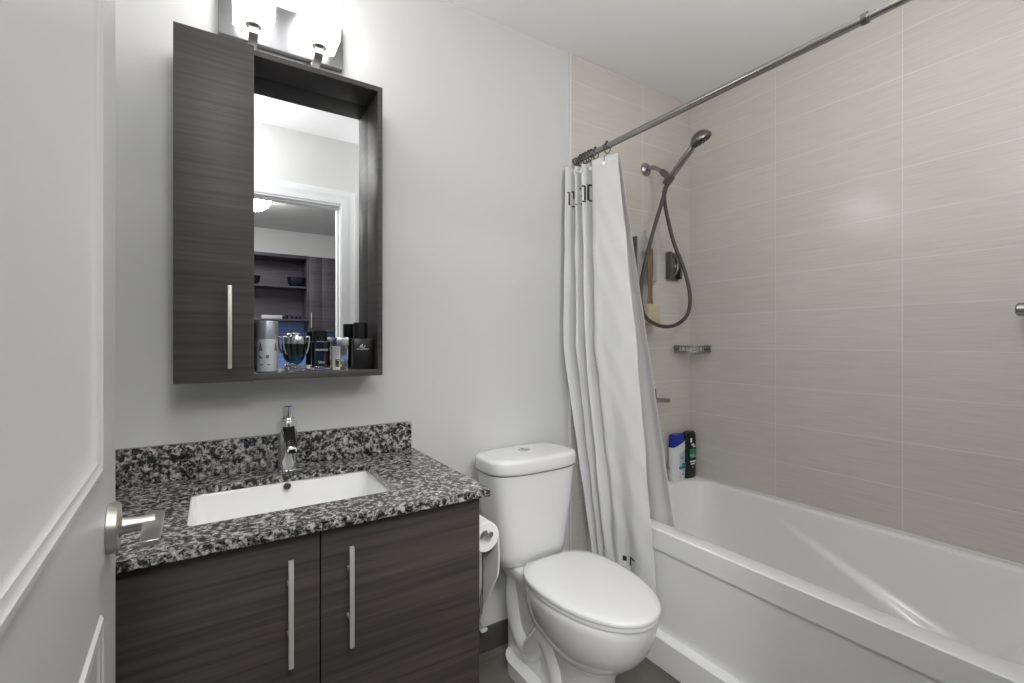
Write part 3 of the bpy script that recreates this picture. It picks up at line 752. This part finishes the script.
def ink(b, r0, r1, z0, z1):
    zc = (z0+z1)/2; n = max(2, int((r1-r0)/.002)); m_ = max(1, int((z1-z0)/.02))
    grid = []
    for j in range(m_+1):
        z = z0+(z1-z0)*j/m_; row = []
        for i in range(n+1):
            s = visible_s(r0+(r1-r0)*i/n, z)
            if s is None: row.append(None); continue
            p = cur(s, z); e = .001; t = (cur(min(1, s+e), z)-cur(max(0, s-e), z)); nn = Vector((t.y, -t.x, 0)).normalized()
            if nn.dot(-Vector((p.x, p.y, 0))) < 0: nn = -nn
            row.append((p + nn*.0016, s))
        grid.append(row)
    for j in range(m_):
        for i in range(n):
            q = (grid[j][i], grid[j][i+1], grid[j+1][i+1], grid[j+1][i])
            if any(a is None for a in q): continue
            if max(a[1] for a in q)-min(a[1] for a in q) > .03: continue
            b.faces.new([b.verts.new(a[0]) for a in q])
# letter strokes (given as direction ratio on the cloth and height), upper band then lower band
GL = [(.8290, .8345, 1.835, 1.890), (.8250, .8345, 1.886, 1.892), (.8450, .8500, 1.866, 1.896), (.8390, .8500, 1.892, 1.898), (.8400, .8600, 1.828, 1.834),
      (.8680, .8900, 1.899, 1.906), (.8860, .8930, 1.840, 1.904), (.8740, .8920, 1.832, 1.839), (.8745, .8790, 1.868, 1.874),
      (.8975, .9060, 1.842, 1.912), (.9040, .9180, 1.906, 1.914), (.9040, .9180, 1.838, 1.846)]
GL = [(a, c, d-.012, e-.012) for a, c, d, e in GL]
for grp in (GL[0:2], GL[2:4], GL[4:5], GL[5:7], GL[7:8], GL[8:9], GL[9:12], [(1.040, 1.058, .345, .365)], [(1.072, 1.078, .335, .372), (1.072, 1.094, .366, .373)]):
    b = nb()
    for g_ in grp: ink(b, *g_)
    if not len(b.verts): b.free(); continue
    bmesh.ops.remove_doubles(b, verts=b.verts, dist=.0001)
    left = set(b.faces)
    while left:                                    # a stroke broken by a fold becomes one piece per visible stretch
        st = [left.pop()]; isl = list(st)
        while st:
            f = st.pop()
            for e in f.edges:
                for g2 in e.link_faces:
                    if g2 in left: left.remove(g2); st.append(g2); isl.append(g2)
        nbm = nb(); mp_ = {}
        for f in isl: nbm.faces.new([mp_.setdefault(v, None) or mp_.__setitem__(v, nbm.verts.new(v.co)) or mp_[v] for v in f.verts])
        obj('printed_letter', nbm, 'curtain_ink', co)
    b.free()
# hem line stitched near the free edge
# liner inside the tub
def lin(s, z):
    t = (ZT-z)/(ZT-.22)
    a = Vector((1.432, 1.596, 0)).lerp(Vector((1.422, 1.380, 0)), s)
    c = Vector((1.555, 1.500, 0)).lerp(Vector((1.555, 1.165, 0)), s)
    q = a.lerp(c, t)
    wv_ = math.sin(s*math.pi*5)*(.010*(1-t)+.010*t) * math.sin(min(1, (1-s)*6)*math.pi/2)
    zz = z; x = q.x + wv_
    if z < .60: x = max(x, 1.524 - .0*z)
    return Vector((x, q.y, z))
ln = thing('shower_liner', 'translucent pale grey shower liner hanging inside the bathtub behind the curtain', 'shower liner', (1.45, 1.4, .22))
b = nb(); rs = []
for j in range(51):
    z = ZT - (ZT-.22)*j/50; rs.append([lin(i/60, z) for i in range(61)])
rings(b, rs, (False, False), closed=False); lo_ = obj('liner_sheet', b, 'liner_cloth', ln, angle=180)
so = lo_.modifiers.new('solid', 'SOLIDIFY'); so.thickness = .001; so.offset = 0
# rings on the rod
def ring_at(y, x, lab):
    r = thing('curtain_ring', lab, 'curtain ring', (1.373, y, 2.03), 'curtain rings on the shower rod')
    b = nb(); pts = [Vector((1.373+.0185*math.cos(a), y, 2.026+.0215*math.sin(a))) for a in [2*math.pi*k/24 for k in range(25)]]
    tube(b, pts, .0022, 8, False)
    tube(b, [(1.373, y, 2.0045), (x, y, 1.985), (x, y, 1.962)], .0016, 8)
    obj('wire_loop', b, 'hose_metal', r)
    b = nb(); lathe(b, [(.0, -.006), (.005, -.004), (.006, 0), (.005, .004), (0, .006)], (1.373, y, 2.0505), (0, 0, 1), 14, False); obj('bead', b, 'black_plastic', r)
    b = nb(); lathe(b, [(.0035, 0), (.0085, .0), (.0085, .002), (.0035, .002)], (x-.0015, y-.0015, 1.958), (-.9, -.3, 0), 18, True); obj('grommet', b, 'chrome', r)
for y, x in ((1.408, 1.3575), (1.478, 1.350), (1.505, 1.395), (1.521, 1.334), (1.540, 1.405), (1.556, 1.328), (1.574, 1.40)):
    ring_at(y, x, 'dark curtain ring on the rod at the free edge of the curtain' if y < 1.42 else 'dark metal curtain ring bunched on the rod near the wall')
for o in [o for o in S.objects if o.name.startswith('curtain_ring')][0:1]:
    del o['group']

# hand shower
hs = thing('hand_shower', 'brushed metal hand shower on its wall arm with long looping hose', 'hand shower', (1.83, 1.6, 2.09))
b = nb(); lathe(b, [(.033, 0), (.032, .006), (.024, .014), (.012, .018), (.012, .022)], (1.832, 1.6078, 2.089), (0, -1, 0), 32); obj('flange', b, 'fitting', hs)
b = nb(); pts = catmull([(1.832, 1.592, 2.089), (1.832, 1.560, 2.086), (1.832, 1.525, 2.065), (1.832, 1.498, 2.042)], 6); tube(b, pts, .0105, 16); obj('arm', b, 'fitting', hs)
b = nb(); tube(b, [(1.832, 1.506, 2.049), (1.832, 1.494, 2.038), (1.832, 1.470, 2.016), (1.832, 1.462, 2.008)], [.014, .0165, .0165, .013], 20)
tube(b, [(1.832, 1.482, 1.980), (1.832, 1.459, 2.003), (1.832, 1.447, 2.014)], [.0195, .0215, .020], 20); obj('bracket', b, 'dark_chrome', hs)
b = nb(); hp = [(1.832, 1.492, 1.955), (1.832, 1.478, 1.975), (1.832, 1.448, 2.010), (1.832, 1.40, 2.052), (1.832, 1.350, 2.092), (1.832, 1.325, 2.112)]
hp = catmull(hp, 5); rad = [.0105+.0055*math.sin(math.pi*max(0, min(1, (i/len(hp)-.2)/.8))) for i in range(len(hp))]; tube(b, hp, rad, 20); obj('handle', b, 'rod_metal', hs)
hax = Vector((.38, -.30, -.86)).normalized(); hc = Vector((1.832, 1.292, 2.128))
b = nb(); lathe(b, [(0.001, -.034), (.018, -.033), (.034, -.024), (.046, -.008), (.049, .004), (.047, .010)], hc, hax, 40, True); hd = obj('head', b, 'dark_chrome', hs)
b = nb(); lathe(b, [(.0465, .0102), (.040, .014), (.0, .016)], hc, hax, 36, False)
u_, v_ = frame_of(hax)
for rr_, nn_ in ((.012, 6), (.024, 10), (.035, 14)):
    for k in range(nn_):
        a = 2*math.pi*k/nn_; p = hc + hax*.0135 + (u_*math.cos(a)+v_*math.sin(a))*rr_; lathe(b, [(.0022, 0), (.0016, .004)], p, hax, 6)
obj('spray_face', b, 'black_plastic', hd)
b = nb()
HP = [(1.832, 1.458, 1.995), (1.826, 1.475, 1.96), (1.80, 1.49, 1.86), (1.762, 1.50, 1.745), (1.725, 1.50, 1.64), (1.680, 1.50, 1.488), (1.693, 1.50, 1.363), (1.776, 1.50, 1.309), (1.90, 1.50, 1.301), (2.010, 1.50, 1.352), (2.040, 1.50, 1.451), (1.995, 1.50, 1.584), (1.915, 1.50, 1.711), (1.868, 1.50, 1.827), (1.845, 1.499, 1.90), (1.832, 1.493, 1.955)]
tube(b, catmull(HP, 10), .0092, 12); obj('hose', b, 'hose_metal', hs)

# frameless shower mirror and bath brush
sm = thing('shower_mirror', 'small frameless rectangular mirror on the tiled shower wall behind the hose', 'mirror', (1.81, 1.6, 1.525))
b = nb(); box(b, 1.735, 1.878, 1.574, 1.584, 1.525, 1.735, .002); obj('mirror_plate', b, 'frosted_mirror', sm)
b = nb(); box(b, 1.727, 1.7345, 1.570, 1.607, 1.523, 1.737, .001); box(b, 1.735, 1.878, 1.5842, 1.607, 1.55, 1.71, .001); obj('mount', b, 'dark_chrome', sm)
b = nb(); box(b, 1.800, 1.812, 1.575, 1.590, 1.7352, 1.775, .002); obj('hanger_tab', b, 'chrome', sm)
b = nb(); tube(b, [(1.806, 1.573, 1.700), (1.806, 1.55, 1.697), (1.806, 1.538, 1.706)], .003, 8); obj('hook', b, 'chrome', sm)
br_ = thing('bath_brush', 'wooden-handled bath brush with beige sponge head hanging on the shower wall', 'bath brush', (1.803, 1.55, 1.305))
b = nb(); rs = []
for z, hx, hy in ((1.682, .013, .006), (1.670, .0155, .007), (1.60, .0165, .0075), (1.54, .0135, .007), (1.48, .010, .0065), (1.44, .012, .0065), (1.405, .017, .007)):
    rs.append(sup(1.803, 1.552, hx*1.25, hy, z, 2.6, 24))
rings(b, rs); obj('handle', b, 'wood_handle', br_)
b = nb(); box(b, 1.763, 1.852, 1.528, 1.572, 1.305, 1.408, .012, 3); obj('sponge_head', b, 'sponge', br_)

# square bracket plate
sp_ = thing('wall_bracket', 'dark chrome square bracket plate with curved cutout on the shower tiles near the corner', 'bracket', (2.03, 1.6, 1.545))
b = nb(); box(b, 1.983, 2.078, 1.594, 1.6078, 1.548, 1.690, .004); obj('plate', b, 'dark_chrome', sp_)
b = nb(); box(b, 1.983, 1.998, 1.574, 1.594, 1.548, 1.690, .003); box(b, 2.062, 2.078, 1.574, 1.594, 1.552, 1.672, .003)
pts = catmull([(2.000, 1.580, 1.682), (2.026, 1.572, 1.655), (2.034, 1.570, 1.620), (2.026, 1.572, 1.583), (2.002, 1.580, 1.556)], 6); tube(b, pts, .007, 12); obj('clip', b, 'dark_chrome', sp_)
b = nb(); lathe(b, [(.012, 0), (.012, .006), (.009, .008)], (2.048, 1.594, 1.62), (0, -1, 0), 20); obj('screw_cap', b, 'chrome', sp_)

# corner basket
cb_ = thing('corner_basket', 'chrome wire soap basket fixed in the shower corner', 'soap basket', (2.11, 1.54, 1.17))
b = nb(); P0, P1 = Vector((2.040, 1.600, 0)), Vector((2.174, 1.472, 0)); CN = Vector((2.175, 1.600, 0))
arc = catmull([P0, Vector((2.058, 1.53, 0)), Vector((2.105, 1.483, 0)), P1], 8)
for z in (1.201, 1.172): tube(b, [p + Vector((0, 0, z)) for p in arc + [CN] + [P0]], .0026, 8)
for i in range(1, len(arc)-1, 2): tube(b, [arc[i]+Vector((0, 0, 1.201)), arc[i]+Vector((0, 0, 1.172))], .0018, 6)
obj('wire_rim', b, 'fitting', cb_)
b = nb()
for i in range(2, len(arc)-1, 2): tube(b, [arc[i]+Vector((0, 0, 1.173)), CN.lerp(P1 if i > 12 else P0, .15)+Vector((0, 0, 1.173))], .0016, 6)
box(b, 2.050, 2.085, 1.598, 1.6078, 1.178, 1.207, .002); box(b, 2.1735, 2.1828, 1.48, 1.515, 1.178, 1.207, .002); obj('base_wires', b, 'fitting', cb_)

# valve, spout
va = thing('shower_valve', 'chrome shower mixer lever on the tiled wall partly behind the curtain', 'shower valve', (1.83, 1.6, .94))
b = nb(); lathe(b, [(.080, 0), (.080, .004), (.070, .009), (.030, .012), (.028, .045), (.024, .055), (0, .056)], (1.800, 1.6078, .945), (0, -1, 0), 40); obj('trim_plate', b, 'fitting', va)
b = nb(); tube(b, [(1.800, 1.555, .945), (1.845, 1.54, .936), (1.915, 1.532, .931)], [.014, .011, .0105], 18); tube(b, [(1.835, 1.545, .935), (1.826, 1.54, .99)], [.006, .004], 12); obj('lever', b, 'fitting', va)
ts = thing('tub_spout', 'chrome bathtub spout on the tiled wall beside the white shampoo bottle', 'tub spout', (1.83, 1.6, .60))
b = nb(); rs = []
for y, z, r in ((1.6078, .640, .026), (1.58, .640, .025), (1.53, .637, .024), (1.50, .628, .024), (1.486, .612, .023), (1.483, .598, .020)):
    rs.append([(1.838 + r*math.cos(a), y - .010*math.sin(a)*(1 if z < .632 else 0), z + r*math.sin(a)*(.95 if z > .632 else .6)) for a in [2*math.pi*k/24 for k in range(24)]])
rings(b, rs); obj('spout_body', b, 'fitting', ts)
b = nb(); tube(b, [(1.838, 1.51, .655), (1.838, 1.51, .684)], .0035, 10); lathe(b, [(.006, 0), (.0075, .004), (.006, .009)], (1.838, 1.51, .682)); obj('diverter_knob', b, 'brushed', ts)

# bottles on the tub corner
bw = thing('shampoo_bottle', 'white shampoo bottle with blue cap standing on the bathtub corner', 'shampoo bottle', (2.03, 1.578, ZR))
def cap_ring(cx, cy, hx, hy, z, sh=0): return sup(cx+sh, cy, hx, hy, z, 2.8, 40)
bx, by = 2.035, 1.577; zb = ZR+.0005
prof = [(.0, .047, .022), (.006, .051, .0245), (.05, .051, .025), (.10, .050, .025), (.14, .052, .025), (.175, .053, .025)]
b = nb(); rings(b, [cap_ring(bx, by, h_, d_, zb+z) for z, h_, d_ in prof] + [[(x, y, zb+.190+.35*(x-bx)) for x, y, z in cap_ring(bx, by, .052, .0245, 0)]])
obj('bottle_body', b, 'bottle_white', bw)
b = nb(); rs = [[(x, y, zb+.1905+.35*(x-bx)) for x, y, z in cap_ring(bx, by, .0515, .024, 0)], cap_ring(bx, by, .047, .023, zb+.222), cap_ring(bx, by, .044, .021, zb+.236), cap_ring(bx, by, .038, .016, zb+.241)]
rings(b, rs); obj('cap', b, 'cap_blue', bw)
b = nb(); k = 14; lo = []; hi = []
for i in range(k+1):
    a = math.radians(-12 + 60*i/k); x = bx + .052*math.sin(a)
    y = by - .0262*(1-abs((x-bx)/.053)**2.8)**(1/2.8)
    lo.append(b.verts.new((x, y, zb+.035+.03*(1-i/k)))); hi.append(b.verts.new((x, y, zb+.16-.02*(1-i/k))))
for i in range(k): b.faces.new((lo[i], lo[i+1], hi[i+1], hi[i]))
obj('front_label', b, 'label_pale', bw)
b = nb(); box(b, bx-.012, bx+.036, by-.0275, by-.0262, zb+.062, zb+.076, .0002); box(b, bx+.008, bx+.036, by-.0275, by-.0262, zb+.078, zb+.090, .0002); obj('label_band', b, 'label_teal', bw)
b = nb()
for x, z, w_, h_ in ((.002, .115, .026, .003), (.004, .122, .022, .003), (.012, .100, .010, .003), (.010, .030, .010, .008), (-.008, .018, .006, .005)):
    b = nb(); box(b, bx+x, bx+x+w_, by-.0272, by-.0256, zb+z, zb+z+h_); obj('printed_mark', b, 'grey_ink', bw)
bg = thing('shampoo_bottle', 'dark green shampoo bottle standing in the tiled corner on the bathtub', 'shampoo bottle', (2.13, 1.578, ZR))
gx, gy = 2.134, 1.578
prof = [(.0, .040, .020), (.006, .044, .023), (.10, .0455, .024), (.19, .046, .024)]
b = nb(); rings(b, [cap_ring(gx, gy, h_, d_, zb+z) for z, h_, d_ in prof]); obj('bottle_body', b, 'bottle_green', bg)
b = nb(); rings(b, [cap_ring(gx, gy, h_, d_, zb+z) for z, h_, d_ in ((.1905, .0455, .0235), (.22, .045, .023), (.238, .040, .020), (.245, .028, .012))]); obj('cap', b, 'bottle_green', bg)
b = nb(); box(b, gx-.022, gx+.028, gy-.0252, gy-.0238, zb+.105, zb+.155, .0003); obj('label_patch', b, 'label_green', bg)
b = nb()
for x, z, w_, h_ in ((-.020, .085, .046, .007), (-.012, .072, .030, .007), (-.004, .058, .008, .003), (-.018, .190, .012, .022), (-.008, .172, .020, .010), (.004, .162, .014, .010), (-.02, .120, .030, .004), (-.01, .112, .024, .003)):
    b = nb(); box(b, gx+x, gx+x+w_, gy-.0262, gy-.0236, zb+z, zb+z+h_); obj('printed_mark', b, 'white_ink', bg)

# grab rail at the right wall
gr = thing('grab_rail', 'chrome rail end on the tiled wall at the right edge of the photo', 'grab rail', (2.15, .25, 1.32))
b = nb(); tube(b, [(2.120, .372, 1.325), (2.120, .368, 1.325), (2.120, .150, 1.325)], [.018, .021, .021], 28); obj('bar', b, 'fitting', gr)
for y in (.33, .17):
    b = nb(); tube(b, [(2.182, y, 1.325), (2.176, y, 1.325), (2.175, y, 1.325), (2.125, y, 1.325)], [.024, .024, .010, .010], 20); obj('post', b, 'chrome', gr)

# ------------------------------------------------------------------ hall: ceiling light and kitchen seen in the mirror
hl = thing('ceiling_light', 'round glowing dome ceiling light reflected in the mirror', 'ceiling light', (.30, -1.5, 2.42))
b = nb(); lathe(b, [(.155, 0), (.155, .018), (.148, .030), (.0, .030)], (.30, -1.5, H), (0, 0, -1), 48, True); obj('base_ring', b, 'chrome', hl)
b = nb(); lathe(b, [(.142, .0305), (.140, .05), (.120, .085), (.080, .115), (.03, .128), (0, .130)], (.30, -1.5, H), (0, 0, -1), 48, False); obj('glass_dome', b, 'hall_glass', hl)
kc = thing('wall_cabinet', 'dark wood kitchen wall cabinet with open shelves reflected in the mirror', 'wall cabinet', (.5, -2.6, 1.45))
b = nb()
box(b, -.8, .905, -2.762, -2.745, 1.45, 2.18); box(b, -.8, .905, -2.745, -2.42, 2.145, 2.18, .001); box(b, -.8, .905, -2.745, -2.42, 1.452, 1.472, .001)
box(b, .888, .906, -2.745, -2.42, 1.472, 2.145, .001); box(b, -.8, -.782, -2.745, -2.42, 1.472, 2.145, .001)
obj('open_case', b, 'laminate_kitchen', kc)
b = nb(); box(b, -.782, .888, -2.745, -2.43, 1.818, 1.838, .001); obj('shelf', b, 'laminate_kitchen', kc)
b = nb(); box(b, .907, 1.50, -2.762, -2.44, 1.330, 2.18, .001); obj('closed_case', b, 'laminate_kitchen', kc)
for x0, x1 in ((.908, 1.046), (1.048, 1.27), (1.272, 1.499)):
    b = nb(); box(b, x0, x1, -2.4395, -2.42, 1.332, 2.178, .001); dd = obj('door', b, 'laminate_kitchen', kc)
    if x0 < 1.0:
        b = nb(); box(b, .925, .935, -2.40, -2.392, 1.377, 1.548); box(b, .927, .933, -2.42, -2.40, 1.40, 1.406); box(b, .927, .933, -2.42, -2.40, 1.52, 1.526); obj('handle', b, 'brushed', dd)
kb = thing('kitchen_counter', 'dark kitchen base cabinet with pale counter against the blue-lit backsplash', 'kitchen counter', (.5, -2.5, 0))
b = nb(); box(b, -.8, 2.0, -2.762, -2.20, .0, .88, .001); obj('base_cabinet', b, 'laminate_kitchen', kb)
b = nb(); box(b, -.8, 2.0, -2.762, -2.17, .8802, .918, .002); obj('counter_slab', b, 'granite', kb)
def bowl(x, y, z, r, h, lab):
    b = nb(); lathe(b, [(.0, 0), (r*.6, 0), (r*.85, h*.35), (r, h), (r*.95, h), (r*.8, h*.4), (r*.5, .008), (0, .008)], (x, y, z), n=28, caps=False)
    tag(obj('bowl', b, 'bowl_dark'), lab, 'bowl')
bowl(.795, -2.53, 1.8385, .100, .105, 'dark bowl on the upper kitchen shelf beside the closed cabinet, reflected in the mirror')
bowl(.355, -2.53, 1.8385, .085, .095, 'dark bowl on the upper kitchen shelf at the left edge of the mirror reflection')
b = nb(); box(b, .445, .645, -2.60, -2.47, 1.4725, 1.512, .004); tag(obj('storage_box', b, 'white_box'), 'long pale box lying on the lower kitchen shelf in the mirror', 'box')
b = nb(); box(b, .650, .708, -2.60, -2.50, 1.4725, 1.516, .004); tag(obj('storage_box', b, 'bowl_dark'), 'small black box beside the long pale box on the kitchen shelf', 'box')
for i, x in enumerate((.752, .792, .832)):
    b = nb(); lathe(b, [(.0, 0), (.013, 0), (.015, .038), (.013, .038), (.011, .003), (0, .003)], (x, -2.54, 1.4725), n=16, caps=False)
    tag(obj('small_cup', b, 'bowl_dark'), 'tiny dark cup in the row on the lower kitchen shelf', 'cup', 'small cups on the lower kitchen shelf')
